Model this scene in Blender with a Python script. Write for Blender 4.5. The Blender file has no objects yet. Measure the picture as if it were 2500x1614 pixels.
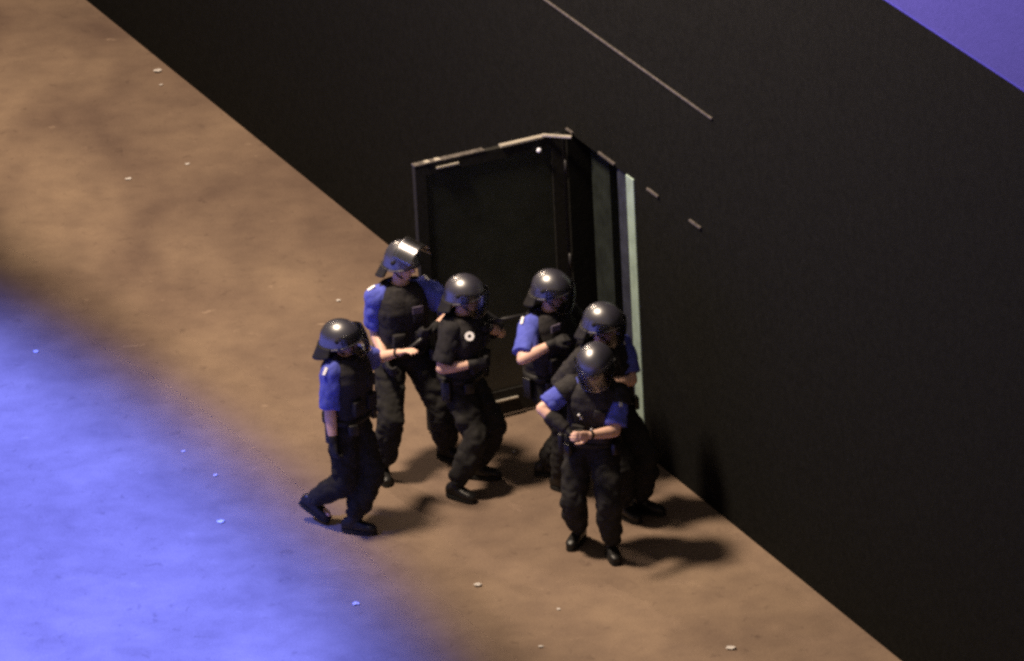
import bpy, bmesh, math, random
import numpy as np
from mathutils import Vector, Matrix, noise, Quaternion
V = Vector
R = math.radians
SC = bpy.context.scene
COL = SC.collection
random.seed(7)

# ------------------------------------------------------------------ camera
PITCH, ROLL, DIST = R(24.0), R(3.0), 60.0
cam = bpy.data.cameras.new('camera')
cam.sensor_width = 36.0
cam.lens = 259.92
cam.clip_start = 1.0
cam.clip_end = 2000.0
cam_o = bpy.data.objects.new('camera', cam)
COL.objects.link(cam_o)
_fw = V((0, math.cos(PITCH), -math.sin(PITCH)))
_r0 = V((1, 0, 0))
_u0 = _r0.cross(_fw)
_r = _r0 * math.cos(ROLL) - _u0 * math.sin(ROLL)
_u = _u0 * math.cos(ROLL) + _r0 * math.sin(ROLL)
_m = Matrix((_r, _u, -_fw)).transposed().to_4x4()
_m.translation = V((0, -DIST * math.cos(PITCH), DIST * math.sin(PITCH)))
cam_o.matrix_world = _m
SC.camera = cam_o

# ------------------------------------------------------------------ night sky (sun well below the horizon, weak city glow)
wld = bpy.data.worlds.new('World')
SC.world = wld
wld.use_nodes = True
wn = wld.node_tree
bg = wn.nodes['Background']
sky = wn.nodes.new('ShaderNodeTexSky')
sky.sky_type = 'NISHITA'
sky.sun_disc = False
sky.sun_elevation = R(1.0)
sky.sun_rotation = R(200)
glow = wn.nodes.new('ShaderNodeMix')
glow.data_type = 'RGBA'
glow.inputs['Factor'].default_value = 0.85
glow.inputs['B'].default_value = (0.85, 0.72, 0.66, 1)
wn.links.new(sky.outputs[0], glow.inputs['A'])
wn.links.new(glow.outputs['Result'], bg.inputs['Color'])
bg.inputs['Strength'].default_value = 0.175


# ------------------------------------------------------------------ lamps of the street: two warm street lamps, one blue flood
def lamp(name, kind, loc, power, color, radius):
    l = bpy.data.lights.new(name, kind)
    l.energy = power
    l.color = color
    l.shadow_soft_size = radius
    o = bpy.data.objects.new(name, l)
    o.location = loc
    COL.objects.link(o)
    return o


# street lamp above the left of the group, with an added cut-off that keeps its light off the blue pool
kl = lamp('street_lamp_light', 'SPOT', (-3.40, -3.85, 9.5), 5900, (1.0, 0.80, 0.60), 0.62)
kl.data.spot_size = R(178)
kl.data.spot_blend = 0.10
kl.rotation_euler = V((0.897, 0.437, 0.130)).to_track_quat('-Z', 'Y').to_euler()
fl = lamp('far_street_lamp_light', 'SPOT', (-5.6, 5.6, 9.5), 2300, (1.0, 0.78, 0.58), 0.25)
fl.data.spot_size = R(178)
fl.data.spot_blend = 0.10
fl.rotation_euler = V((0.897, 0.437, -0.085)).to_track_quat('-Z', 'Y').to_euler()  # far lamp's cone has the same added cut-off
# blue flood from out of view, set high and far for a straight pool edge
bl = lamp('blue_flood_light', 'SPOT', (-18.6, -10.4, 24.0), 385000, (0.11, 0.168, 1.0), 0.25)
bl.data.spot_size = R(2 * 38.15)
bl.data.spot_blend = 0.13

SC.view_settings.view_transform = 'Standard'
SC.view_settings.look = 'None'
SC.view_settings.exposure = 0.0
SC.view_settings.gamma = 1.0
SC.view_settings.use_curve_mapping = False
SC.cycles.use_denoising = False
SC.cycles.max_bounces = 5
SC.cycles.filter_width = 2.9
SC.cycles.sample_clamp_indirect = 1.5


# ------------------------------------------------------------------ materials
def mat(name, color, rough=0.8, spec=0.3, metal=0.0, coat=0.0, noise_scale=0, noise_amt=0.3, bump=0.0, bump_scale=60, emit=None):
    m = bpy.data.materials.new(name)
    m.use_nodes = True
    nt = m.node_tree
    b = nt.nodes['Principled BSDF']
    b.inputs['Base Color'].default_value = (*color, 1)
    b.inputs['Roughness'].default_value = rough
    b.inputs['Specular IOR Level'].default_value = spec
    b.inputs['Metallic'].default_value = metal
    b.inputs['Coat Weight'].default_value = coat
    b.inputs['Coat Roughness'].default_value = 0.37
    b.inputs['Coat IOR'].default_value = 2.1
    tc = nt.nodes.new('ShaderNodeTexCoord')
    if noise_scale:
        n = nt.nodes.new('ShaderNodeTexNoise')
        n.inputs['Scale'].default_value = noise_scale
        n.inputs['Detail'].default_value = 5
        n.inputs['Roughness'].default_value = 0.65
        nt.links.new(tc.outputs['Object'], n.inputs['Vector'])
        rmp = nt.nodes.new('ShaderNodeValToRGB')
        rmp.color_ramp.elements[0].position = 0.3
        rmp.color_ramp.elements[1].position = 0.7
        rmp.color_ramp.elements[0].color = (*[c * (1 - noise_amt) for c in color], 1)
        rmp.color_ramp.elements[1].color = (*[min(1, c * (1 + noise_amt)) for c in color], 1)
        nt.links.new(n.outputs['Fac'], rmp.inputs['Fac'])
        nt.links.new(rmp.outputs['Color'], b.inputs['Base Color'])
    if bump:
        n2 = nt.nodes.new('ShaderNodeTexNoise')
        n2.inputs['Scale'].default_value = bump_scale
        n2.inputs['Detail'].default_value = 4
        nt.links.new(tc.outputs['Object'], n2.inputs['Vector'])
        bp = nt.nodes.new('ShaderNodeBump')
        bp.inputs['Strength'].default_value = bump
        bp.inputs['Distance'].default_value = 0.01
        nt.links.new(n2.outputs['Fac'], bp.inputs['Height'])
        nt.links.new(bp.outputs['Normal'], b.inputs['Normal'])
    return m


M = dict(
    skin=mat('skin', (0.76, 0.48, 0.37), 0.5, 0.4, noise_scale=30, noise_amt=0.10),
    shirt=mat('shirt_blue', (0.10, 0.122, 0.52), 0.9, 0.15, noise_scale=18, noise_amt=0.14, bump=0.35, bump_scale=28),
    navy=mat('shirt_navy', (0.026, 0.025, 0.028), 0.9, 0.15, noise_scale=18, noise_amt=0.2, bump=0.35, bump_scale=28),
    vest=mat('vest_nylon', (0.024, 0.022, 0.023), 0.75, 0.25, noise_scale=25, noise_amt=0.35, bump=0.4, bump_scale=45),
    trousers=mat('trouser_cloth', (0.024, 0.023, 0.022), 0.9, 0.15, noise_scale=14, noise_amt=0.3, bump=0.45, bump_scale=22),
    boot=mat('boot_leather', (0.012, 0.011, 0.011), 0.42, 0.4, noise_scale=30, noise_amt=0.3),
    rubber=mat('rubber', (0.014, 0.014, 0.014), 0.7, 0.25),
    helmet=mat('helmet_paint', (0.022, 0.021, 0.036), 0.36, 0.5, coat=1.0, noise_scale=9, noise_amt=0.25),
    rim=mat('helmet_edge', (0.10, 0.095, 0.11), 0.35, 0.5),
    guard=mat('neck_leather', (0.016, 0.015, 0.016), 0.6, 0.3, bump=0.2),
    white=mat('reflective_white', (0.85, 0.84, 0.84), 0.5, 0.4),
    patch=mat('grey_patch', (0.13, 0.11, 0.16), 0.7, 0.3, noise_scale=60, noise_amt=0.5),
    glove=mat('glove_black', (0.017, 0.016, 0.017), 0.7, 0.3, bump=0.3),
    eye=mat('eye', (0.5, 0.48, 0.46), 0.3, 0.5),
    baton=mat('baton_rubber', (0.032, 0.031, 0.033), 0.42, 0.45),
    door=mat('door_frame_black', (0.022, 0.021, 0.019), 0.7, 0.12, noise_scale=30, noise_amt=0.3),
    glass=mat('door_glass_dark', (0.026, 0.029, 0.025), 0.35, 0.5, noise_scale=5, noise_amt=0.3),
    steel=mat('brushed_steel', (0.62, 0.57, 0.49), 0.38, 0.5, metal=0.45, noise_scale=30, noise_amt=0.2),
    dullsteel=mat('dull_steel', (0.13, 0.115, 0.105), 0.5, 0.5, metal=0.3, noise_scale=24, noise_amt=0.5),
    jamb=mat('pale_green_metal', (0.30, 0.40, 0.35), 0.55, 0.4, noise_scale=6, noise_amt=0.22),
    bluejamb=mat('blue_grey_metal', (0.035, 0.039, 0.058), 0.5, 0.4, noise_scale=7, noise_amt=0.4),
    greypost=mat('grey_green_post', (0.020, 0.025, 0.022), 0.5, 0.4, noise_scale=6, noise_amt=0.4),
    paper=mat('paper', (0.62, 0.58, 0.55), 0.8, 0.2),
    glint=mat('glint_paint', (0.8, 0.82, 0.95), 0.35, 0.6),
)


def visor_material(name, rough, ior):
    m = bpy.data.materials.new(name)
    m.use_nodes = True
    nt = m.node_tree
    nt.nodes.remove(nt.nodes['Principled BSDF'])
    out = nt.nodes['Material Output']
    tr = nt.nodes.new('ShaderNodeBsdfTransparent')
    tr.inputs['Color'].default_value = (0.66, 0.66, 0.67, 1)
    gl = nt.nodes.new('ShaderNodeBsdfGlossy')
    gl.inputs['Roughness'].default_value = rough
    gl.inputs['Color'].default_value = (0.9, 0.9, 0.95, 1)
    lw = nt.nodes.new('ShaderNodeFresnel')
    lw.inputs['IOR'].default_value = ior
    mx = nt.nodes.new('ShaderNodeMixShader')
    nt.links.new(lw.outputs[0], mx.inputs[0])
    nt.links.new(tr.outputs[0], mx.inputs[1])
    nt.links.new(gl.outputs[0], mx.inputs[2])
    nt.links.new(mx.outputs[0], out.inputs['Surface'])
    return m


M['visor'] = visor_material('visor_polycarbonate', 0.2, 1.45)
M['visor_up'] = visor_material('visor_scuffed', 0.30, 2.8)


def ground_material():
    m = bpy.data.materials.new('worn_tan_pavement')
    m.use_nodes = True
    nt = m.node_tree
    L = nt.links.new
    b = nt.nodes['Principled BSDF']
    b.inputs['Roughness'].default_value = 0.78
    b.inputs['Specular IOR Level'].default_value = 0.25
    tc = nt.nodes.new('ShaderNodeTexCoord')

    def nz(scale, detail, rough, stretch=None, dist=0.0):
        n = nt.nodes.new('ShaderNodeTexNoise')
        n.inputs['Scale'].default_value = scale
        n.inputs['Detail'].default_value = detail
        n.inputs['Roughness'].default_value = rough
        n.inputs['Distortion'].default_value = dist
        if stretch:
            mp = nt.nodes.new('ShaderNodeMapping')
            mp.inputs['Scale'].default_value = stretch[0]
            mp.inputs['Rotation'].default_value = (0, 0, stretch[1])
            mp.inputs['Location'].default_value = stretch[2]
            L(tc.outputs['Object'], mp.inputs['Vector'])
            L(mp.outputs[0], n.inputs['Vector'])
        else:
            L(tc.outputs['Object'], n.inputs['Vector'])
        return n

    def ramp(src, p0, c0, p1, c1):
        r = nt.nodes.new('ShaderNodeValToRGB')
        e = r.color_ramp.elements
        e[0].position, e[1].position = p0, p1
        e[0].color, e[1].color = (*c0, 1), (*c1, 1)
        L(src, r.inputs['Fac'])
        return r

    def mul(a, c, fac=1.0):
        x = nt.nodes.new('ShaderNodeMix')
        x.data_type = 'RGBA'
        x.blend_type = 'MULTIPLY'
        x.inputs['Factor'].default_value = fac
        L(a, x.inputs['A'])
        L(c, x.inputs['B'])
        return x.outputs['Result']

    base = ramp(nz(1.1, 4, 0.6).outputs['Fac'], 0.3, (0.220, 0.154, 0.109), 0.72, (0.246, 0.175, 0.121))
    big = ramp(nz(0.55, 3, 0.5, ((1.0, 0.62, 1), R(20), (0.6, 2.2, 0)), 0.4).outputs['Fac'], 0.36, (0.62, 0.60, 0.65), 0.62, (1.08, 1.08, 1.07))  # broad blotches, partly soft shade painted into the ground colour
    mid = ramp(nz(3.5, 5, 0.6).outputs['Fac'], 0.30, (0.84, 0.83, 0.85), 0.62, (1.06, 1.06, 1.06))
    fine = ramp(nz(70, 4, 0.75).outputs['Fac'], 0.3, (0.80, 0.80, 0.80), 0.7, (1.20, 1.20, 1.20))
    shade_band = ramp(nz(0.75, 2, 0.45, ((1.0, 0.55, 1), R(-28), (1.3, 0.4, 0)), 0.5).outputs['Fac'], 0.36, (0.68, 0.65, 0.68), 0.60, (1.08, 1.08, 1.06))  # diagonal shadow bands of the upper left, painted into the colour
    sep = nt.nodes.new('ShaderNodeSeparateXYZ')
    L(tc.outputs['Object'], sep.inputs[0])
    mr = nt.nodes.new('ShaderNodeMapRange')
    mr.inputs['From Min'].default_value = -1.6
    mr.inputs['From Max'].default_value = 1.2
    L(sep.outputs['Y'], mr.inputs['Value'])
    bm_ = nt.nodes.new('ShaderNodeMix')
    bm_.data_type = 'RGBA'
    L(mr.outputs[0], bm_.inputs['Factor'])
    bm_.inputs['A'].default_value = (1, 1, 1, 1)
    L(shade_band.outputs[0], bm_.inputs['B'])
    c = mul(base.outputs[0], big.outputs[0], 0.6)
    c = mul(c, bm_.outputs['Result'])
    c = mul(c, mid.outputs[0])
    c = mul(c, fine.outputs[0])
    # dark grit
    grit = ramp(nz(8, 5, 0.65, None, 0.6).outputs['Fac'], 0.26, (0.66, 0.64, 0.66), 0.40, (1, 1, 1))
    c = mul(c, grit.outputs[0])
    # pale scuffs
    sc_n = ramp(nz(7.5, 6, 0.72, ((0.5, 1, 1), R(35), (3, 1, 0)), 0.3).outputs['Fac'], 0.64, (0, 0, 0), 0.76, (0.9, 0.9, 0.9))
    mx = nt.nodes.new('ShaderNodeMix')
    mx.data_type = 'RGBA'
    L(sc_n.outputs[0], mx.inputs['Factor'])
    L(c, mx.inputs['A'])
    mx.inputs['B'].default_value = (0.40, 0.29, 0.21, 1)
    L(mx.outputs['Result'], b.inputs['Base Color'])
    bp = nt.nodes.new('ShaderNodeBump')
    bp.inputs['Strength'].default_value = 0.35
    bp.inputs['Distance'].default_value = 0.006
    L(nz(45, 5, 0.7).outputs['Fac'], bp.inputs['Height'])
    L(bp.outputs[0], b.inputs['Normal'])
    return m


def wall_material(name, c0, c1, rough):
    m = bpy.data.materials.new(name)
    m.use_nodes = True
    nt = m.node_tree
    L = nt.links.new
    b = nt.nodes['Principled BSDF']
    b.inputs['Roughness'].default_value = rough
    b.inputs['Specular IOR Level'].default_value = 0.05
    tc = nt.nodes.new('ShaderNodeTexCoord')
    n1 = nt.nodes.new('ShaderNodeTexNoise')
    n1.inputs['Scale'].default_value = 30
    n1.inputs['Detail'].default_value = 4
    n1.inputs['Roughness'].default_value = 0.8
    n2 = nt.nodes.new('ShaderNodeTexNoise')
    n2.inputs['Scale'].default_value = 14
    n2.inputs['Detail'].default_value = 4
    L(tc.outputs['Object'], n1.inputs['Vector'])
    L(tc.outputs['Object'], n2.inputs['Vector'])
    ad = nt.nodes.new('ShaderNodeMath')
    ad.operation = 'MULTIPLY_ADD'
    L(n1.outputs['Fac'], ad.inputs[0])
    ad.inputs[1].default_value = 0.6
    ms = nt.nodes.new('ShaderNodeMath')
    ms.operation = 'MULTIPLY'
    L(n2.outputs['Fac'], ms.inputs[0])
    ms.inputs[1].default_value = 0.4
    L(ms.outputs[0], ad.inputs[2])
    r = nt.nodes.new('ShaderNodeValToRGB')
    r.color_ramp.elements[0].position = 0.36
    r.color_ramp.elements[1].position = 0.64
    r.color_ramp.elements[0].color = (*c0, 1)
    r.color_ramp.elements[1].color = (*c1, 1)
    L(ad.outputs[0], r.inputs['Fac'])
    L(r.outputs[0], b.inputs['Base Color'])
    bp = nt.nodes.new('ShaderNodeBump')
    bp.inputs['Strength'].default_value = 0.5
    bp.inputs['Distance'].default_value = 0.01
    L(n1.outputs['Fac'], bp.inputs['Height'])
    L(bp.outputs[0], b.inputs['Normal'])
    return m


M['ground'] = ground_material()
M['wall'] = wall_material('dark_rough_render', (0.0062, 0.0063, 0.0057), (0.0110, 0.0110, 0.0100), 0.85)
M['roof'] = wall_material('roof_as_lit_blue', (0.085, 0.080, 0.46), (0.10, 0.092, 0.53), 0.7)  # blue light falling on the roof is put into its base colour


# ------------------------------------------------------------------ mesh helpers
def to_obj(name, me, material, parent=None, loc=None):
    o = bpy.data.objects.new(name, me)
    COL.objects.link(o)
    if material is not None:
        me.materials.clear()
        me.materials.append(material)
    if parent is not None:
        o.parent = parent
    if loc is not None:
        o.location = loc
    return o


def bm_obj(name, bm, material, parent=None, origin=V((0, 0, 0)), smooth=True):
    """link a bmesh given in world coordinates as one mesh; origin = world place of the thing's root"""
    bmesh.ops.recalc_face_normals(bm, faces=bm.faces)
    bmesh.ops.translate(bm, verts=bm.verts, vec=-V(origin))
    me = bpy.data.meshes.new(name)
    bm.to_mesh(me)
    bm.free()
    for p in me.polygons:
        p.use_smooth = smooth
    return to_obj(name, me, material, parent)


def rings(bm, cs, As, Bs, n=16, ex=2.0):
    """closed loft through elliptic rings: centre c, half axes A and B (vectors)"""
    rows = []
    e = 2.0 / ex
    for c, a, b in zip(cs, As, Bs):
        row = []
        for k in range(n):
            t = 2 * math.pi * k / n
            ct, st = math.cos(t), math.sin(t)
            row.append(bm.verts.new(c + a * math.copysign(abs(ct) ** e, ct) + b * math.copysign(abs(st) ** e, st)))
        rows.append(row)
    for r0, r1 in zip(rows, rows[1:]):
        for k in range(n):
            bm.faces.new((r0[k], r0[(k + 1) % n], r1[(k + 1) % n], r1[k]))
    bm.faces.new(rows[0][::-1])
    bm.faces.new(rows[-1])


def perp(t):
    a = V((0, 0, 1)) if abs(t.z) < 0.9 else V((1, 0, 0))
    x = t.cross(a).normalized()
    return x, t.cross(x).normalized()


def ball(bm, c, rx, ry=None, rz=None, ax=None):
    ry = ry or rx
    rz = rz or rx
    mt = Matrix.Diagonal((rx, ry, rz, 1))
    if ax:
        mt = Matrix((ax[0], ax[1], ax[2])).transposed().to_4x4() @ mt
    bmesh.ops.create_icosphere(bm, subdivisions=2, radius=1.0, matrix=Matrix.Translation(c) @ mt)


def tube(bm, pts, rads, n=14, balls=True):
    pts = [V(p) for p in pts]
    cs, As, Bs = [], [], []
    x = None
    for i, p in enumerate(pts):
        t = (pts[min(i + 1, len(pts) - 1)] - pts[max(i - 1, 0)]).normalized()
        if x is None:
            x, _ = perp(t)
        x = (x - t * x.dot(t)).normalized()
        y = t.cross(x)
        cs.append(p)
        As.append(x * rads[i])
        Bs.append(y * rads[i])
    rings(bm, cs, As, Bs, n)
    if balls:
        ball(bm, pts[0], rads[0])
        ball(bm, pts[-1], rads[-1])


def lerp(a, b, t):
    return a + (b - a) * t


def box(bm, c, ax, half):
    """box with centre c, unit axes ax and half sizes"""
    vs = []
    for i in (-1, 1):
        for j in (-1, 1):
            for k in (-1, 1):
                vs.append(bm.verts.new(c + ax[0] * half[0] * i + ax[1] * half[1] * j + ax[2] * half[2] * k))
    for f in ((0, 1, 3, 2), (4, 6, 7, 5), (0, 4, 5, 1), (2, 3, 7, 6), (0, 2, 6, 4), (1, 5, 7, 3)):
        bm.faces.new([vs[q] for q in f])


def bevel_all(bm, w):
    bmesh.ops.bevel(bm, geom=list(bm.edges), offset=w, segments=2, affect='EDGES', profile=0.5)


def remeshed(name, bm, voxel, material, parent, origin, smooth_it=4, folds=0.0, fold_scale=6.0, stretch=V((1, 1, 1)), seed=0.0):
    """union of overlapping closed pieces as ONE continuous surface, smoothed, with cloth folds"""
    bmesh.ops.recalc_face_normals(bm, faces=bm.faces)
    me = bpy.data.meshes.new('tmp')
    bm.to_mesh(me)
    bm.free()
    o = bpy.data.objects.new('tmp', me)
    COL.objects.link(o)
    md = o.modifiers.new('r', 'REMESH')
    md.mode = 'VOXEL'
    md.voxel_size = voxel
    if smooth_it:
        s = o.modifiers.new('s', 'SMOOTH')
        s.factor = 0.5
        s.iterations = smooth_it
    dg = bpy.context.evaluated_depsgraph_get()
    ev = bpy.data.meshes.new_from_object(o.evaluated_get(dg))
    bpy.data.objects.remove(o)
    bpy.data.meshes.remove(me)
    ev.name = name
    off = V(origin)
    n_v = len(ev.vertices)
    co = np.empty(n_v * 3, np.float32)
    ev.vertices.foreach_get('co', co)
    co = co.reshape(-1, 3)
    if folds:
        no = np.empty(n_v * 3, np.float32)
        ev.vertex_normals.foreach_get('vector', no)
        no = no.reshape(-1, 3)
        amt = np.empty(n_v, np.float32)
        for i_, pq in enumerate((co * np.array(stretch, np.float32) * fold_scale + np.array((seed, seed * 1.7, 0), np.float32)).tolist()):
            q = V(pq)
            amt[i_] = abs(noise.noise(q) + 0.5 * noise.noise(q * 2.3))
        co = co + no * (folds * (amt * 1.6 - 0.35))[:, None]
    co = co - np.array(off, np.float32)
    ev.vertices.foreach_set('co', np.ascontiguousarray(co, np.float32).ravel())
    ev.update()
    for p in ev.polygons:
        p.use_smooth = True
    return to_obj(name, ev, material, parent)


def thing(name, label, cat, loc, group=None):
    o = bpy.data.objects.new(name, None)
    o.empty_display_size = 0.2
    o.location = loc
    COL.objects.link(o)
    o['label'] = label
    o['category'] = cat
    if group:
        o['group'] = group
    return o


# ------------------------------------------------------------------ ground
bm = bmesh.new()
bmesh.ops.create_grid(bm, x_segments=8, y_segments=8, size=450)
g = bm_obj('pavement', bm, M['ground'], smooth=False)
g['kind'] = 'structure'

# ------------------------------------------------------------------ the dark building: wall coordinates (s along, o out to the street, z)
WA = V((-3.7103, 7.8754, 0))
WD = V((0.41297, -0.91075, 0)).normalized()
WN = V((-0.91075, -0.41297, 0)).normalized()
UZ = V((0, 0, 1))


def wp(s, o, z):
    return WA + WD * s + WN * o + UZ * z


ROOF_Z = 5.25
S0, S1 = -14.0, 30.0
DS0, DS1, DZ = 10.215, 11.245, 2.32
bld = thing('building', 'long dark rough-rendered building with a flat roof coloured as if lit blue and an open door', 'building', wp(10, 0, 0))
BO = bld.location.copy()


def bbox(bm, s0, s1, o0, o1, z0, z1):
    box(bm, wp((s0 + s1) / 2, (o0 + o1) / 2, (z0 + z1) / 2), (WD, WN, UZ), ((s1 - s0) / 2, (o1 - o0) / 2, (z1 - z0) / 2))


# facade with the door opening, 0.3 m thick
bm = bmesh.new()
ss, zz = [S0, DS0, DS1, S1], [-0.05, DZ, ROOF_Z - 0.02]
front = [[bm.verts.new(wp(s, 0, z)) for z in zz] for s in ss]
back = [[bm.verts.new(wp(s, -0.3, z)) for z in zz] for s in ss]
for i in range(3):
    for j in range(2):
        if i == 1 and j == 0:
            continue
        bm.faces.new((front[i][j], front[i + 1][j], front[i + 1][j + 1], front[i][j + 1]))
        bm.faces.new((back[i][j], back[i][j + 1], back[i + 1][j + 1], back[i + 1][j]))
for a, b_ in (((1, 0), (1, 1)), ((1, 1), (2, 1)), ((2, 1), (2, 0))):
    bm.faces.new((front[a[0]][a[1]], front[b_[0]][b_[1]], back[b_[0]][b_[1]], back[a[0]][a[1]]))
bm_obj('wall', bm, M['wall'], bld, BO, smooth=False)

bm = bmesh.new()
bbox(bm, S0, S1, -16.0, 0.012, ROOF_Z - 0.018, ROOF_Z)
bm_obj('roof', bm, M['roof'], bld, BO, smooth=False)

# dark vestibule behind the opening
bm = bmesh.new()
bbox(bm, DS0 - 0.75, DS1 + 0.75, -2.2, -2.1, 0.003, 2.6)
bbox(bm, DS0 - 0.75, DS0 - 0.65, -2.099, -0.302, 0.003, 2.6)
bbox(bm, DS1 + 0.65, DS1 + 0.75, -2.099, -0.302, 0.003, 2.6)
bbox(bm, DS0 - 0.649, DS1 + 0.649, -2.099, -0.302, 2.5, 2.6)
bm_obj('vestibule', bm, M['door'], bld, BO, smooth=False)

# inner posts and the pale jamb
bm = bmesh.new()
bbox(bm, 10.30, 10.62, -0.28, -0.16, 0.0, 2.31)
bm_obj('inner_post', bm, M['greypost'], bld, BO, smooth=False)
bm = bmesh.new()
bbox(bm, 11.06, 11.235, -0.10, -0.02, 0.0, 2.315)
bm_obj('side_post', bm, M['bluejamb'], bld, BO, smooth=False)
bm = bmesh.new()
bbox(bm, 11.270, 11.400, -0.1, 0.012, 0.0, 2.33)
bevel_all(bm, 0.006)
bm_obj('door_jamb', bm, M['jamb'], bld, BO, smooth=False)

# trims on the facade
bm = bmesh.new()
bbox(bm, 2.0, 12.81, 0.001, 0.016, 3.325, 3.337)
bm_obj('string_course', bm, M['dullsteel'], bld, BO, smooth=False)
for a, b_ in ((10.23, 10.34), (10.80, 11.08), (11.645, 11.83), (12.36, 12.545)):  # lintel trim built only in the short lengths that glint
    bm = bmesh.new()
    bbox(bm, a, b_, 0.001, 0.018, 2.336, 2.352)
    bm_obj('lintel_glint_trim', bm, M['dullsteel'], bld, BO, smooth=False)

# open door leaf, square to the wall
LS0, LS1, LO0, LO1, LZ0, LZ1 = 10.135, 10.19, 0.035, 1.30, 0.03, 2.29
bm = bmesh.new()
bbox(bm, LS0, LS1, LO0, LO0 + 0.09, LZ0, LZ1)
bbox(bm, LS0, LS1, LO1 - 0.09, LO1, LZ0, LZ1)
bbox(bm, LS0, LS1, LO0 + 0.091, LO1 - 0.091, LZ1 - 0.09, LZ1)
bbox(bm, LS0, LS1, LO0 + 0.091, LO1 - 0.091, LZ0, LZ0 + 0.2)
door = bm_obj('door', bm, M['door'], bld, BO, smooth=False)
door['label'] = 'black glazed door leaf standing open at right angles to the wall'
bm = bmesh.new()
bbox(bm, LS0 + 0.018, LS1 - 0.018, LO0 + 0.089, LO1 - 0.089, LZ0 + 0.198, LZ1 - 0.088)
bm_obj('pane', bm, M['glass'], door, BO, smooth=False)
bm = bmesh.new()
bbox(bm, LS0 - 0.003, LS1 + 0.003, 0.70, LO1 + 0.003, LZ1 + 0.001, LZ1 + 0.012)
bm_obj('top_rail', bm, M['dullsteel'], door, BO, smooth=False)
bm = bmesh.new()
bbox(bm, LS0 + 0.012, LS1 + 0.010, 0.19, 0.56, LZ1 + 0.001, LZ1 + 0.016)
bm_obj('closer_rail', bm, M['steel'], door, BO, smooth=False)
bm = bmesh.new()
p0, p1 = wp(LS1 - 0.01, 0.20, LZ1 + 0.024), wp(LS1 + 0.15, 0.02, LZ1 + 0.024)
dv = (p1 - p0)
box(bm, (p0 + p1) / 2, (dv.normalized(), UZ.cross(dv.normalized()), UZ), (dv.length / 2, 0.017, 0.006))
bm_obj('closer_arm', bm, M['steel'], door, BO, smooth=False)
for a, b_ in ((1.17, 1.21), (1.08, 1.12)):
    bm = bmesh.new()
    bbox(bm, LS0 + 0.01, LS1 + 0.008, a, b_, LZ1 + 0.013, LZ1 + 0.02)
    bm_obj('rail_clip', bm, M['steel'], door, BO, smooth=False)
bm = bmesh.new()
bbox(bm, LS1 + 0.001, LS1 + 0.02, 0.93, 1.12, LZ1 - 0.05, LZ1 - 0.036)
bm_obj('hold_open_bar', bm, M['steel'], door, BO, smooth=False)
bm = bmesh.new()
bbox(bm, LS1 + 0.001, LS1 + 0.024, 0.53, 0.82, 0.150, 0.160)
bm_obj('kick_rail', bm, M['steel'], door, BO, smooth=False)
bm = bmesh.new()
tube(bm, [wp(LS1 + 0.002, 1.19, 0.95), wp(LS1 + 0.05, 1.19, 0.97), wp(LS1 + 0.05, 1.19, 1.28), wp(LS1 + 0.002, 1.19, 1.30)], [0.011] * 4, 10)
bm_obj('handle', bm, M['baton'], door, BO)
for z in (0.35, 1.15, 1.95):
    bm = bmesh.new()
    tube(bm, [wp(LS1 + 0.012, 0.018, z), wp(LS1 + 0.012, 0.018, z + 0.12)], [0.012, 0.012], 10, balls=False)
    bm_obj('hinge', bm, M['baton'], door, BO)
bm = bmesh.new()
ball(bm, wp(LS1 + 0.012, 0.24, LZ1 - 0.09), 0.021)
bm_obj('stud', bm, M['glint'], door, BO)  # pale ball standing in for a reflected glint on the door


# ------------------------------------------------------------------ people
def hand_pieces(bm, w, d, pn, side, curl, e=0.0, k=1.0):
    """palm and five fingers: wrist w, direction d, palm normal pn (the side fingers curl to), side = +1 left / -1 right"""
    d = d.normalized()
    pn = (pn - d * pn.dot(d)).normalized()
    ac = d.cross(pn) * side              # towards the thumb
    L = 0.095 * k
    rings(bm, [w - d * 0.012, w + d * 0.02, w + d * 0.055 * k, w + d * L], [ac * (0.026 + e), ac * (0.034 + e), ac * (0.041 + e), ac * (0.038 + e)],
          [pn * (0.020 + e), pn * (0.019 + e), pn * (0.017 + e), pn * (0.012 + e)], 12)
    for q, (off, ln) in enumerate(((0.030, 0.072), (0.010, 0.082), (-0.011, 0.076), (-0.030, 0.060))):
        p = w + d * (L - 0.012) + ac * off * k
        pts, a = [p], 0.0
        dirv = d + ac * off * 1.3
        for seg, fr in enumerate((0.45, 0.3, 0.25)):
            a += curl * (0.55, 0.9, 0.7)[seg] * (1 + 0.08 * q)
            dd = (dirv * math.cos(a) + pn * math.sin(a)).normalized()
            p = p + dd * ln * fr * 1.12 * k
            pts.append(p)
        tube(bm, pts, [0.0098 + e, 0.0092 + e, 0.0085 + e, 0.0072 + e], 8)
    b = w + d * 0.025 + ac * 0.028
    m1 = b + (ac * 0.75 + d * 0.6 + pn * (0.25 + 0.2 * curl)).normalized() * 0.038
    m2 = m1 + (ac * 0.25 + d * 0.8 + pn * (0.3 + 0.5 * curl)).normalized() * 0.032
    m3 = m2 + (d * 0.9 + pn * (0.3 + 0.6 * curl) - ac * 0.1 * curl).normalized() * 0.024
    tube(bm, [b, m1, m2, m3], [0.013 + e, 0.0115 + e, 0.0105 + e, 0.008 + e], 8)


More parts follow.
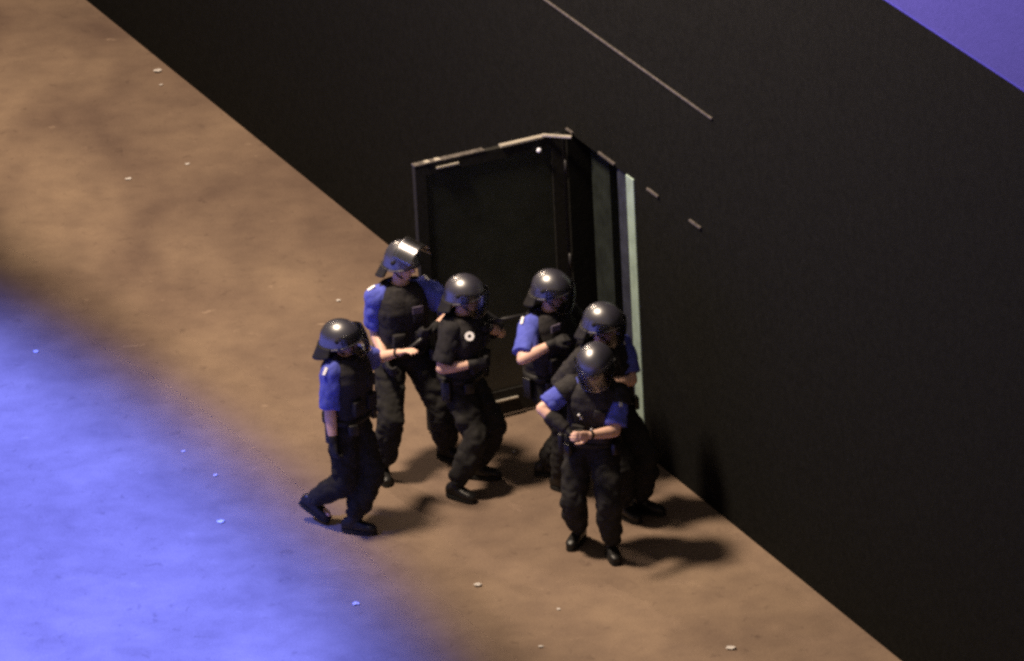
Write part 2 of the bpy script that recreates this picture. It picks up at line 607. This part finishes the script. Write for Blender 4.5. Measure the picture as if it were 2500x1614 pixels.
def ik(a, b, l1, l2, pole):
    """middle joint of a two-bone chain from a towards b; returns joint and the reached end"""
    v = b - a
    dist = min(v.length, (l1 + l2) * 0.995)
    dist = max(dist, abs(l1 - l2) + 0.02)
    u = v.normalized()
    end = a + u * dist
    x = (l1 * l1 - l2 * l2 + dist * dist) / (2 * dist)
    h = math.sqrt(max(0.0, l1 * l1 - x * x))
    p = pole - u * pole.dot(u)
    p = p.normalized() if p.length > 1e-5 else perp(u)[0]
    return a + u * x + p * h, end


def helmet_parts(person, BO, hc, f, l, u, k, visor, shape=(1, 1, 1)):
    af, al, au = 0.160 * k * shape[0], 0.142 * k * shape[1], 0.148 * k * shape[2]
    c0 = hc + u * 0.018 - f * 0.012
    NA, NV = 48, 18

    def rim_z(az):
        ca = math.cos(az)
        return lerp(-0.075, 0.020, ((ca + 1) / 2) ** 1.6) * k

    def P(az, z, grow=0.0, flare=0.0):
        s = math.sqrt(max(0.0, 1 - (max(z, 0.0) / au) ** 2)) if z < au else 0.0
        s += flare
        return c0 + f * ((af + grow) * s * math.cos(az)) + l * ((al + grow) * s * math.sin(az)) + u * (z)

    bm = bmesh.new()
    rows = []
    for j in range(NV + 1):
        row = []
        for i in range(NA):
            az = 2 * math.pi * i / NA
            rz = rim_z(az)
            tt = j / NV
            ph = tt * math.pi / 2 * 1.12
            zt = au * math.cos(min(ph, math.pi / 2))
            # from crown to rim
            z = rz + (au - rz) * (math.cos(tt * math.pi / 2)) if True else zt
            fl = 0.03 * max(0.0, (tt - 0.85) / 0.15)
            row.append(bm.verts.new(P(az, z, 0.0, fl)) if j else None)
        rows.append(row)
    top = bm.verts.new(c0 + u * au)
    for i in range(NA):
        bm.faces.new((top, rows[1][i], rows[1][(i + 1) % NA]))
        for j in range(1, NV):
            bm.faces.new((rows[j][i], rows[j + 1][i], rows[j + 1][(i + 1) % NA], rows[j][(i + 1) % NA]))
    h = bm_obj('helmet', bm, M['helmet'], person, BO)
    sd = h.modifiers.new('thick', 'SOLIDIFY')
    sd.thickness = 0.014
    sd.offset = -1
    # edge trim
    bm = bmesh.new()
    pts = []
    for i in range(NA):
        az = 2 * math.pi * i / NA
        pts.append(P(az, rim_z(az), 0.0015, 0.03))
    n = 8
    rws = []
    for i in range(NA):
        t = (pts[(i + 1) % NA] - pts[i - 1]).normalized()
        out = (pts[i] - c0)
        out = (out - u * out.dot(u)).normalized()
        up = t.cross(out).normalized()
        rws.append([bm.verts.new(pts[i] + (out * math.cos(2 * math.pi * q / n) * 0.6 + up * math.sin(2 * math.pi * q / n)) * 0.0072) for q in range(n)])
    for i in range(NA):
        for q in range(n):
            bm.faces.new((rws[i][q], rws[i][(q + 1) % n], rws[(i + 1) % NA][(q + 1) % n], rws[(i + 1) % NA][q]))
    bm_obj('edge_trim', bm, M['rim'], h, BO)
    # neck guard
    bm = bmesh.new()
    rows = []
    for j in range(7):
        row = []
        for i in range(21):
            az = R(105 + 150 * i / 20)
            z = rim_z(az) + 0.012 - (0.125 * j / 6) * (0.55 + 0.45 * math.sin(math.pi * i / 20)) * k
            row.append(bm.verts.new(P(az, z, 0.002 + 0.030 * (j / 6) ** 1.3, 0.02)))
        rows.append(row)
    for a, b in zip(rows, rows[1:]):
        for i in range(20):
            bm.faces.new((a[i], a[i + 1], b[i + 1], b[i]))
    ng = bm_obj('neck_guard', bm, M['guard'], h, BO)
    sd = ng.modifiers.new('thick', 'SOLIDIFY')
    sd.thickness = 0.016
    sd.offset = 0
    # visor
    bm = bmesh.new()
    rows = []
    for j in range(13):
        row = []
        for i in range(29):
            az = R(-82 + 164 * i / 28)
            tt = j / 12
            z = lerp(0.055, -0.155, tt)
            cut = 1 - 0.55 * max(0, abs(az) / R(82) - 0.55) / 0.45 * tt
            z = lerp(0.055, z, cut)
            rf, rl = af + 0.020 + 0.012 * math.sin(math.pi * tt), al + 0.010
            row.append(bm.verts.new(c0 + f * rf * math.cos(az) + l * rl * math.sin(az) + u * z))
        rows.append(row)
    for a, b in zip(rows, rows[1:]):
        for i in range(28):
            bm.faces.new((a[i], a[i + 1], b[i + 1], b[i]))
    if visor > 45:                              # swung right up: a cone-shaped sheet lying over the front of the shell
        bt = R(0)
        gd = f * math.cos(bt) - u * math.sin(bt)
        wd = u * math.cos(bt) + f * math.sin(bt)
        for j, row in enumerate(rows):
            s_ = lerp(-0.01, 0.165, j / 12)
            for i, v in enumerate(row):
                ps = R(-68 + 136 * i / 28)
                v.co = c0 + gd * s_ + l * (al + 0.022) * math.sin(ps) + wd * ((au + 0.026) * math.cos(ps) + 0.004)
    else:
        bmesh.ops.rotate(bm, verts=bm.verts, cent=c0 + u * 0.03, matrix=Matrix.Rotation(-R(visor), 3, l))
    vz = bm_obj('visor', bm, M['visor_up'] if visor > 45 else M['visor'], h, BO)
    sd = vz.modifiers.new('thick', 'SOLIDIFY')
    sd.thickness = 0.004
    # visor hinge knobs
    for sg in (-1, 1):
        bm = bmesh.new()
        ball(bm, c0 + u * 0.03 + l * sg * (al + 0.012), 0.018, 0.018, 0.010, (f, u, l))
        bm_obj('hinge_knob', bm, M['rubber'], h, BO)
    # chin strap
    bm = bmesh.new()
    pts = [c0 + l * al * 0.9 - u * 0.045 + f * 0.01, hc + l * 0.072 - u * 0.08 + f * 0.03, hc - u * 0.135 + f * 0.055, hc - l * 0.072 - u * 0.08 + f * 0.03,
           c0 - l * al * 0.9 - u * 0.045 + f * 0.01]
    tube(bm, pts, [0.007] * 5, 8)
    bm_obj('chin_strap', bm, M['guard'], h, BO)
    return h


def yawv(a):
    return V((math.cos(a), math.sin(a), 0))


def officer(label, H, base, pelvis, yaw, chest_yaw, lean, side, head_yaw, head_pitch, feet, toe_yaw, wrists, poles, visor,
            shirt='shirt', gloves=('L', 'R'), hand_dir=None, curl=(0.9, 0.9), heel=(0, 0), marks=(), badge=None, strap=None, seed=0.0, palm=None, sleeve=0.84,
            head_shift=V((0, 0, 0)), knee_out=0.15, pouches=True, guards=(), helm=(1, 1, 1)):
    """one standing officer. Joints in metres, world axes; yaw in degrees (0 = towards +x, -90 = towards the camera)"""
    k = H / 1.78
    base = V(base)
    root = thing('person', label, 'person', base, 'helmeted officers gathered at the open door')
    BO = base
    pf = yawv(R(yaw))
    pl = V((-pf.y, pf.x, 0))
    cf0 = yawv(R(chest_yaw))
    cl0 = V((-cf0.y, cf0.x, 0))
    cu = (UZ * math.cos(R(lean)) + cf0 * math.sin(R(lean))).normalized()
    cu = (cu + cl0 * math.tan(R(side))).normalized()
    cf = (cf0 - cu * cf0.dot(cu)).normalized()
    cl = cu.cross(cf).normalized()
    p = V(pelvis)
    SP = 0.515 * k
    c = p + UZ * 0.12 * k + cu * (SP - 0.12 * k)      # between the shoulders
    # legs
    thigh, shank = 0.445 * k, 0.43 * k
    joints = {}
    for i, sd in enumerate(('L', 'R')):
        sg = 1 if sd == 'L' else -1
        hip = p + pl * sg * 0.095 * k - UZ * 0.02
        an = V((feet[i][0], feet[i][1], 0.095 + heel[i]))
        kn, an2 = ik(hip, an, thigh, shank, pf + pl * sg * knee_out)
        joints['leg' + sd] = (hip, kn, an2)
    # arms
    ua, fa = 0.30 * k, 0.262 * k
    for i, sd in enumerate(('L', 'R')):
        sg = 1 if sd == 'L' else -1
        sh = c + cl * sg * 0.178 * k - cu * 0.035
        el, wr = ik(sh, V(wrists[i]), ua, fa, V(poles[i]))
        joints['arm' + sd] = (sh, el, wr)
    # head
    hp = R(head_pitch)
    hf0 = yawv(R(head_yaw))
    hf = (hf0 * math.cos(hp) - UZ * math.sin(hp)).normalized()
    hl = V((-hf0.y, hf0.x, 0))
    hu = hf.cross(hl).normalized()
    nb = c + cu * 0.03
    hc = nb + (cu * 0.55 + UZ * 0.45).normalized() * 0.125 * k + hu * 0.055 * k + hf0 * 0.03 + V(head_shift)

    def torso(bm, rows, o, ex=2.2, n=22):
        cs, As, Bs = [], [], []
        for t, hw, hd, fo in rows:
            if t < 0.25:
                q = p + UZ * t * SP
                w = max(0.0, t) / 0.25
            else:
                q = p + UZ * 0.12 * k + cu * (t * SP - 0.12 * k)
                w = 1.0
            lf = (pl * (1 - w) + cl * w).normalized()
            ff = (pf * (1 - w) + cf * w).normalized()
            cs.append(q + ff * fo * k)
            As.append(lf * (hw * k + o))
            Bs.append(ff * (hd * k + o))
        rings(bm, cs, As, Bs, n, ex)

    TORSO = [(-0.20, 0.10, 0.085, 0), (-0.08, 0.155, 0.115, -0.005), (0.08, 0.165, 0.12, -0.005), (0.30, 0.15, 0.108, 0), (0.5, 0.148, 0.108, 0.005), (0.75, 0.168, 0.12, 0.008),
             (0.92, 0.178, 0.115, 0.0), (1.02, 0.15, 0.09, -0.005), (1.09, 0.09, 0.07, 0.0)]

    # ---- body: one continuous mesh
    bm = bmesh.new()
    torso(bm, TORSO, 0.0)
    tube(bm, [c - cu * 0.02, nb + (hc - nb) * 0.45, hc - hu * 0.05], [0.066 * k, 0.057 * k, 0.055 * k])
    for i, sd in enumerate(('L', 'R')):
        sg = 1 if sd == 'L' else -1
        sh, el, wr = joints['arm' + sd]
        tube(bm, [c + cl * sg * 0.09 * k - cu * 0.02, sh], [0.06 * k, 0.060 * k])
        tube(bm, [sh, lerp(sh, el, 0.4), el], [0.058 * k, 0.054 * k, 0.043 * k])
        tube(bm, [el, lerp(el, wr, 0.25), lerp(el, wr, 0.6), wr], [0.043 * k, 0.047 * k, 0.040 * k, 0.029 * k])
        hd = V(hand_dir[i]).normalized() if hand_dir and hand_dir[i] else (wr - el).normalized()
        pn = V(palm[i]) if palm and palm[i] else (-cl * sg + cf * 0.3)
        hand_pieces(bm, wr, hd, pn, sg, curl[i], 0.0, k)
        joints['hand' + sd] = (hd, pn)
        hip, kn, an = joints['leg' + sd]
        tube(bm, [hip, lerp(hip, kn, 0.35), kn], [0.088 * k, 0.082 * k, 0.056 * k])
        tube(bm, [kn, lerp(kn, an, 0.3), an], [0.054 * k, 0.058 * k, 0.038 * k])
        tf = yawv(R(toe_yaw[i]))
        tube(bm, [an - UZ * 0.03 - tf * 0.03, an - UZ * (0.05 + heel[i] * 0.5) + tf * 0.13], [0.034, 0.028])
    ax = (hf, hl, hu)
    ball(bm, hc + hu * 0.022 - hf * 0.008, 0.096, 0.076, 0.102, ax)
    ball(bm, hc - hu * 0.048 + hf * 0.018, 0.072, 0.060, 0.078, ax)
    ball(bm, hc - hu * 0.100 + hf * 0.062, 0.024, 0.028, 0.022, ax)
    tube(bm, [hc + hf * 0.088 + hu * 0.012, hc + hf * 0.110 - hu * 0.026], [0.011, 0.016], 8)
    tube(bm, [hc + hf * 0.080 + hl * 0.038 + hu * 0.022, hc + hf * 0.090 + hu * 0.020, hc + hf * 0.080 - hl * 0.038 + hu * 0.022], [0.011, 0.012, 0.011], 8)
    tube(bm, [hc + hf * 0.083 + hl * 0.02 - hu * 0.066, hc + hf * 0.092 - hu * 0.064, hc + hf * 0.083 - hl * 0.02 - hu * 0.066], [0.007, 0.009, 0.007], 8)
    for sg in (-1, 1):
        ball(bm, hc + hl * sg * 0.079 - hu * 0.012 - hf * 0.005, 0.022, 0.010, 0.031, ax)
    body = remeshed('body', bm, 0.0072, M['skin'], root, BO, smooth_it=2)
    for sg in (-1, 1):
        bm = bmesh.new()
        ball(bm, hc + hf * 0.083 + hl * sg * 0.031 + hu * 0.002, 0.011)
        bm_obj('eye', bm, M['eye'], body, BO)

    # ---- shirt
    bm = bmesh.new()
    torso(bm, TORSO[2:], 0.012)
    cut = sleeve
    for i, sd in enumerate(('L', 'R')):
        sg = 1 if sd == 'L' else -1
        sh, el, wr = joints['arm' + sd]
        tube(bm, [c + cl * sg * 0.09 * k - cu * 0.02, sh], [0.078 * k, 0.082 * k])
        rr = [0.082 * k, 0.086 * k, 0.086 * k, 0.084 * k]
        tube(bm, [sh, lerp(sh, el, cut * 0.4), lerp(sh, el, cut * 0.75), lerp(sh, el, cut)], rr, 16, balls=False)
        ball(bm, sh, 0.082 * k)
    shirt_o = remeshed('shirt', bm, 0.0095, M[shirt], root, BO, smooth_it=3, folds=0.012, fold_scale=8.0, stretch=V((1, 1, 0.7)), seed=seed)
    for mk in marks:                                   # white shoulder slides
        sd, along, outv, rot = mk
        sh, el, wr = joints['arm' + sd]
        outd = V(outv).normalized()
        q = lerp(sh, el, along) + outd * 0.092 * k
        t = (el - sh).normalized()
        t = (t - outd * t.dot(outd)).normalized()
        t = Quaternion(outd, R(rot)) @ t
        bm = bmesh.new()
        box(bm, q, (t, outd.cross(t), outd), (0.032, 0.013, 0.004))
        bm_obj('shoulder_slide', bm, M['white'], shirt_o, BO, smooth=False)

    for sd, t0, t1 in guards:                           # black padded arm guards
        sh, el, wr = joints['arm' + sd[-1]]
        bm = bmesh.new()
        if sd[0] == 'f':                                # forearm
            tube(bm, [lerp(el, wr, t0), lerp(el, wr, (t0 + t1) / 2), lerp(el, wr, t1)], [0.060 * k, 0.056 * k, 0.046 * k], 18, balls=False)
            remeshed('forearm_guard', bm, 0.009, M['vest'], root, BO, smooth_it=3, folds=0.006, fold_scale=9.0, seed=seed + 6)
            continue
        tube(bm, [lerp(sh, el, t0), lerp(sh, el, (t0 + t1) / 2), lerp(sh, el, t1)], [0.092 * k, 0.097 * k, 0.095 * k], 18, balls=False)
        if t0 < 0.05:
            ball(bm, sh, 0.094 * k)
        remeshed('arm_guard', bm, 0.010, M['vest'], root, BO, smooth_it=4, folds=0.008, fold_scale=9.0, seed=seed + 5)

    # ---- vest
    bm = bmesh.new()
    VR = [(0.14, 0.150, 0.120, 0.004), (0.30, 0.152, 0.118, 0.006), (0.5, 0.152, 0.122, 0.010), (0.75, 0.160, 0.132, 0.010), (0.92, 0.148, 0.122, 0.002), (1.02, 0.125, 0.095, -0.002),
          (1.10, 0.085, 0.075, 0.0)]
    torso(bm, VR, 0.042, ex=2.7)
    for sg in (-1, 1):
        tube(bm, [c + cl * sg * 0.115 * k - cu * 0.05 + cf * 0.08, c + cl * sg * 0.12 * k + cu * 0.035, c + cl * sg * 0.115 * k - cu * 0.05 - cf * 0.08], [0.042, 0.045, 0.042])
    vest = remeshed('vest', bm, 0.0105, M['vest'], root, BO, smooth_it=4, folds=0.008, fold_scale=7.0, seed=seed + 3)
    # front pouches on the vest
    for (x, z, w, hgt) in ((0.085, 0.36, 0.05, 0.06), (-0.085, 0.36, 0.05, 0.06), (0.07, 0.70, 0.045, 0.05)):
        bm = bmesh.new()
        q = p + UZ * 0.12 * k + cu * (z * SP - 0.12 * k) + cl * x * k + cf * (0.150 * k + 0.024)
        box(bm, q, (cl, cf, cu), (w, 0.022, hgt))
        bevel_all(bm, 0.008)
        bm_obj('pouch', bm, M['vest'], vest, BO)
    if badge:
        kind, x, z = badge
        bm = bmesh.new()
        if kind == 'patch':
            q = p + UZ * 0.12 * k + cu * (z * SP - 0.12 * k) + cl * x * k
            box(bm, q + cf * (0.158 * k + 0.034), (cl, cf, cu), (0.042, 0.005, 0.028))
            bm_obj('chest_patch', bm, M['patch'], vest, BO, smooth=False)
        elif kind == 'studs':
            bm.free()
            for dx, dz in ((0.0, 0.0), (0.018, 0.05), (-0.09, -0.16)):
                q = p + UZ * 0.12 * k + cu * ((z + dz) * SP - 0.12 * k) + cl * (x - dx) * k + cf * (0.135 * k + 0.052)
                bm = bmesh.new()
                ball(bm, q, 0.011)
                bm_obj('buckle', bm, M['white'], vest, BO)
        else:                                           # round white badge with a dark centre, on the near upper arm
            sh, el, wr = joints['armR']
            outd = V((0.10, -0.86, 0.48)).normalized()
            q = V(x)
            a1 = outd.cross(UZ).normalized()
            a2 = outd.cross(a1)
            n = 28
            vv = []
            for rr, hgt in ((0.014, 0.0), (0.014, 0.006), (0.036, 0.006), (0.036, 0.0)):
                vv.append([bm.verts.new(q + outd * hgt + (a1 * math.cos(2 * math.pi * i / n) + a2 * math.sin(2 * math.pi * i / n)) * rr) for i in range(n)])
            for a in range(4):
                for i in range(n):
                    bm.faces.new((vv[a][i], vv[a][(i + 1) % n], vv[(a + 1) % 4][(i + 1) % n], vv[(a + 1) % 4][i]))
            bm_obj('round_badge', bm, M['white'], vest, BO, smooth=False)

    # ---- trousers
    bm = bmesh.new()
    torso(bm, TORSO[:4], 0.022)
    for sd in ('L', 'R'):
        hip, kn, an = joints['leg' + sd]
        tube(bm, [hip, lerp(hip, kn, 0.35), lerp(hip, kn, 0.8), kn], [0.114 * k, 0.114 * k, 0.102 * k, 0.098 * k], 18)
        tube(bm, [kn, lerp(kn, an, 0.3), lerp(kn, an, 0.62), lerp(kn, an, 0.80)], [0.098 * k, 0.102 * k, 0.096 * k, 0.080 * k], 18)
        # cargo pocket
        sg = 1 if sd == 'L' else -1
        ball(bm, lerp(hip, kn, 0.62) + pl * sg * 0.085 * k, 0.055, 0.03, 0.085, (pf, pl, UZ))
    remeshed('trousers', bm, 0.0115, M['trousers'], root, BO, smooth_it=3, folds=0.020, fold_scale=6.0, stretch=V((1, 1, 1.3)), seed=seed + 9)

    # ---- boots
    for i, sd in enumerate(('L', 'R')):
        hip, kn, an = joints['leg' + sd]
        tf = yawv(R(toe_yaw[i]))
        tl = V((-tf.y, tf.x, 0))
        pitch = math.asin(min(0.9, heel[i] / 0.2)) if heel[i] > 0 else 0.0
        ff = tf * math.cos(pitch) - UZ * math.sin(pitch)
        fu = UZ * math.cos(pitch) + tf * math.sin(pitch)
        o0 = an - fu * 0.085
        bm = bmesh.new()
        prof = [(-0.085, 0.028, 0.075), (-0.06, 0.038, 0.105), (-0.01, 0.042, 0.115), (0.05, 0.046, 0.095), (0.11, 0.050, 0.075), (0.16, 0.046, 0.065), (0.195, 0.026, 0.045)]
        rings(bm, [o0 + ff * x + fu * (hh / 2 + 0.008) for x, w, hh in prof], [tl * w for x, w, hh in prof], [fu * (hh / 2) for x, w, hh in prof], 14, 2.6)
        tube(bm, [an, lerp(an, kn, 0.25), lerp(an, kn, 0.36)], [0.050 * k, 0.056 * k, 0.060 * k])
        bo = remeshed('boot', bm, 0.0085, M['boot'], root, BO, smooth_it=2)
        bm = bmesh.new()
        rings(bm, [o0 + fu * 0.0, o0 + fu * 0.022], [ff * 0.146, ff * 0.143], [tl * 0.050, tl * 0.048], 20, 2.8)
        bmesh.ops.translate(bm, verts=bm.verts, vec=ff * 0.055)
        bm_obj('sole', bm, M['rubber'], bo, BO, smooth=False)

    # ---- belt with holster and pouches
    bm = bmesh.new()
    torso(bm, [(0.06, 0.168, 0.128, 0), (0.15, 0.164, 0.126, 0)], 0.046, ex=2.3, n=32)
    belt = bm_obj('belt', bm, M['guard'], root, BO)
    if pouches:
        for ang, hh in ((-95, 0.085), (60, 0.05), (125, 0.055), (-50, 0.045)):
            d = pf * math.cos(R(ang)) + pl * math.sin(R(ang))
            rr = math.hypot(0.128 * math.cos(R(ang)), 0.175 * math.sin(R(ang))) * k + 0.062
            bm = bmesh.new()
            t = UZ.cross(d)
            box(bm, p + UZ * (0.03 - hh * 0.5) + d * rr, (t, d, UZ), (0.040, 0.022, hh))
            bevel_all(bm, 0.01)
            bm_obj('pouch' if hh < 0.08 else 'holster', bm, M['boot'], belt, BO)

    # ---- gloves, wrist strap
    for i, sd in enumerate(('L', 'R')):
        sg = 1 if sd == 'L' else -1
        sh, el, wr = joints['arm' + sd]
        if sd in gloves:
            bm = bmesh.new()
            hd, pn = joints['hand' + sd]
            hand_pieces(bm, wr, hd, pn, sg, curl[i], 0.0045, k)
            tube(bm, [lerp(wr, el, 0.16), wr], [0.038 * k, 0.035 * k])
            remeshed('glove', bm, 0.0072, M['glove'], root, BO, smooth_it=2)
        if strap == sd:
            bm = bmesh.new()
            tube(bm, [lerp(wr, el, 0.02), lerp(wr, el, 0.11)], [0.034 * k, 0.0355 * k], 16, balls=False)
            bm_obj('wrist_strap', bm, M['guard'], root, BO)

    helmet_parts(root, BO, hc, hf, hl, hu, 1.0, visor, helm)
    return root, joints, dict(c=c, hc=hc, cf=cf, cl=cl, cu=cu)


def baton(label, a, b, grip):
    """long side-handle-free baton from a (grip end) to b"""
    a, b = V(a), V(b)
    d = (b - a).normalized()
    root = thing('baton', label, 'baton', a, 'long black batons')
    bm = bmesh.new()
    tube(bm, [a + d * grip, b], [0.0155, 0.0145], 14)
    bm_obj('shaft', bm, M['baton'], root, a)
    bm = bmesh.new()
    L = grip
    tube(bm, [a, a + d * L * 0.5, a + d * (L - 0.002)], [0.019, 0.0175, 0.018], 14)
    bm_obj('grip', bm, M['rubber'], root, a)
    bm = bmesh.new()
    tube(bm, [a + d * L, a + d * (L + 0.014)], [0.026, 0.026], 16, balls=False)
    bm_obj('guard_ring', bm, M['rubber'], root, a)
    return root


# left officer, striding right, far arm pointing
officer('officer with bare forearm pointing right, farthest left of the group, visor tipped up', 1.78,
        (-1.36, -3.53, 0), (-1.29, -3.53, 0.90), -28, -38, 3, 0, -12, 8,
        feet=((-1.30, -3.64), (-1.60, -3.42)), toe_yaw=(-20, -30),
        wrists=((-0.87, -3.30, 1.335), (-1.41, -3.80, 0.60)), poles=((-0.2, 0.6, -0.4), (-0.3, 0.3, 0.1)), visor=24,
        gloves=('R',), heel=(0, 0.09), curl=(0.35, 0.7), strap='L', palm=((0, 0, -1), None), head_shift=(-0.06, 0, -0.045), sleeve=0.97,
        marks=(('R', 0.10, (-0.45, -0.62, 0.64), 0), ('L', 0.02, (0.35, -0.45, 0.8), 70)), seed=1.0)
# back-left officer
officer('tall officer facing the camera with raised shining visor, rear left of the group', 1.92,
        (-0.81, -2.52, 0), (-0.86, -2.50, 0.975), -70, -68, 3, 0, -35, 14,
        feet=((-0.56, -2.40), (-1.06, -2.68)), toe_yaw=(-35, -80),
        wrists=((-0.60, -2.80, 1.30), (-0.99, -2.74, 1.03)), poles=((0.9, 0.2, -0.3), (-0.25, 0.8, -0.1)), visor=78,
        curl=(1.1, 0.8), marks=(('R', 0.0, (-0.35, -0.25, 0.9), 20), ('L', 0.0, (0.35, -0.25, 0.9), -20)), badge=('patch', 0.06, 0.80), seed=2.0, helm=(0.93, 0.88, 1.16))
# middle officer in navy
officer('officer in all-black sleeves with round white badge, between the door and the pointing officer', 1.76,
        (-0.38, -2.80, 0), (-0.41, -2.84, 0.885), -25, -30, 5, 0, -22, 8,
        feet=((-0.33, -2.78), (-0.50, -3.12)), toe_yaw=(-15, -40), knee_out=0.0,
        wrists=((-0.19, -2.82, 1.30), (-0.30, -3.06, 1.10)), poles=((0.9, 0.1, -0.8), (-0.8, -0.2, -0.5)), visor=0,
        shirt='navy', curl=(1.2, 1.0), badge=('ring', (-0.328, -3.065, 1.335), 0), seed=3.0)
# officer by the doorway, rear right
officer('officer with bright blue sleeve and folded bare forearm, directly in front of the doorway', 1.82,
        (0.25, -2.96, 0), (0.27, -2.96, 0.92), -40, -52, 4, 0, -30, 10,
        feet=((0.20, -2.80), (0.31, -3.07)), toe_yaw=(-5, -35),
        wrists=((0.56, -3.02, 1.26), (0.31, -3.28, 1.335)), poles=((0.3, 0.6, -0.6), (-1.0, 0.0, -0.25)), visor=4,
        curl=(1.0, 0.9), badge=('patch', -0.09, 0.98), marks=(('R', 0.02, (-0.62, -0.35, 0.7), 0),), seed=4.0, guards=(('L', 0.0, 0.9),))
# officer at the pale jamb
officer('officer beside the pale door jamb, blue sleeve with white slide, rightmost of the group', 1.80,
        (0.84, -3.58, 0), (0.69, -3.56, 0.91), -50, -58, 4, -6, -32, 12,
        feet=((0.92, -3.56), (0.78, -3.62)), toe_yaw=(-25, -50),
        wrists=((0.66, -3.80, 1.22), (0.53, -3.84, 1.22)), poles=((0.8, 0.1, -0.5), (-0.6, 0.2, -0.6)), visor=2,
        curl=(1.0, 1.0), marks=(('L', 0.10, (0.05, -0.62, 0.78), 0),), seed=5.0, guards=(('R', 0.0, 0.95),))
# front officer looking down
officer('officer looking down at hands, nearest the camera, elbows bent outwards', 1.75,
        (0.55, -4.17, 0), (0.56, -4.14, 0.885), -98, -100, 8, 9, -104, 24,
        feet=((0.665, -4.29), (0.43, -4.01)), toe_yaw=(-80, -115),
        wrists=((0.535, -4.56, 1.14), (0.375, -4.38, 1.11)), poles=((0.45, -0.1, -0.9), (-1.0, 0.1, 0.0)), visor=0,
        gloves=('R',), curl=(0.6, 1.0), strap='L', badge=('studs', -0.07, 0.62), marks=(('L', 0.42, (0.3, -0.5, 0.8), 0),), seed=6.0, guards=(('L', 0.0, 0.30), ('R', 0.0, 0.40), ('fR', 0.28, 0.97)))

baton('black baton held across the chest of the tall rear officer', (-0.47, -2.80, 1.39), (-0.87, -2.93, 1.14), 0.13)
baton('black baton in raised hand of the officer with the round badge', (-0.30, -2.80, 1.31), (0.12, -2.70, 1.33), 0.12)

# ------------------------------------------------------------------ litter on the pavement
SCRAPS = [
    ((-0.36, -4.69), 0.030, 'white oval paper scrap on pavement below the group'),
    ((-2.32, -3.34), 0.026, 'white paper scrap in the blue light, left of the pointing officer'),
    ((-3.87, 0.07), 0.020, 'small pale scrap at the far left edge of the blue light'),
    ((-3.01, 6.03), 0.035, 'crumpled pale scrap against the foot of the dark wall, upper left'),
    ((-2.98, 5.70), 0.016, 'tiny pale scrap just below the crumpled one at the wall foot'),
    ((-2.71, 3.86), 0.017, 'tiny white scrap on open pavement in the upper left'),
    ((-3.21, 3.59), 0.022, 'pale flake lying in the scuffed patch, upper left'),
    ((1.49, -5.97), 0.034, 'pale flattened wrapper at the bottom edge, right of centre'),
    ((-2.37, -2.49), 0.016, 'lower of two tiny scraps on the purple fringe above the larger white scrap'),
    ((-2.63, -2.01), 0.013, 'upper of two tiny scraps on the purple fringe above the larger white scrap'),
    ((0.24, -5.17), 0.013, 'tiny pale chip below the front officer'),
    ((-1.28, -4.90), 0.024, 'lilac-lit paper scrap below the pointing officer'),
    ((-1.41, 0.77), 0.017, 'tiny white scrap above the pointing officer, by the tall officer\'s shoulder'),
    ((0.09, -5.78), 0.018, 'pale scrap at the bottom edge under the oval one'),
    ((2.66, -5.99), 0.020, 'small pale stone against the wall foot, lower right'),
    ((-0.035, -2.335), 0.012, 'tiny white chip on the pavement under the open door'),
]
for (x, y), r, lab in SCRAPS:
    bm = bmesh.new()
    n = 9
    mid_v = bm.verts.new(V((x, y, r * 0.35)))
    ringv = []
    for i in range(n):
        a = 2 * math.pi * i / n
        rr = r * random.uniform(0.7, 1.15)
        ringv.append(bm.verts.new(V((x + rr * 1.25 * math.cos(a), y + rr * math.sin(a), random.uniform(0.002, r * 0.5)))))
    for i in range(n):
        bm.faces.new((mid_v, ringv[i], ringv[(i + 1) % n]))
    o = bm_obj('paper_scrap', bm, M['paper'], None, V((x, y, 0)), smooth=False)
    o.location = (x, y, 0.003)
    md = o.modifiers.new('thick', 'SOLIDIFY')
    md.thickness = 0.003
    md.offset = 1
    o['label'] = lab
    o['category'] = 'litter'
    o['group'] = 'scraps of litter on the pavement'
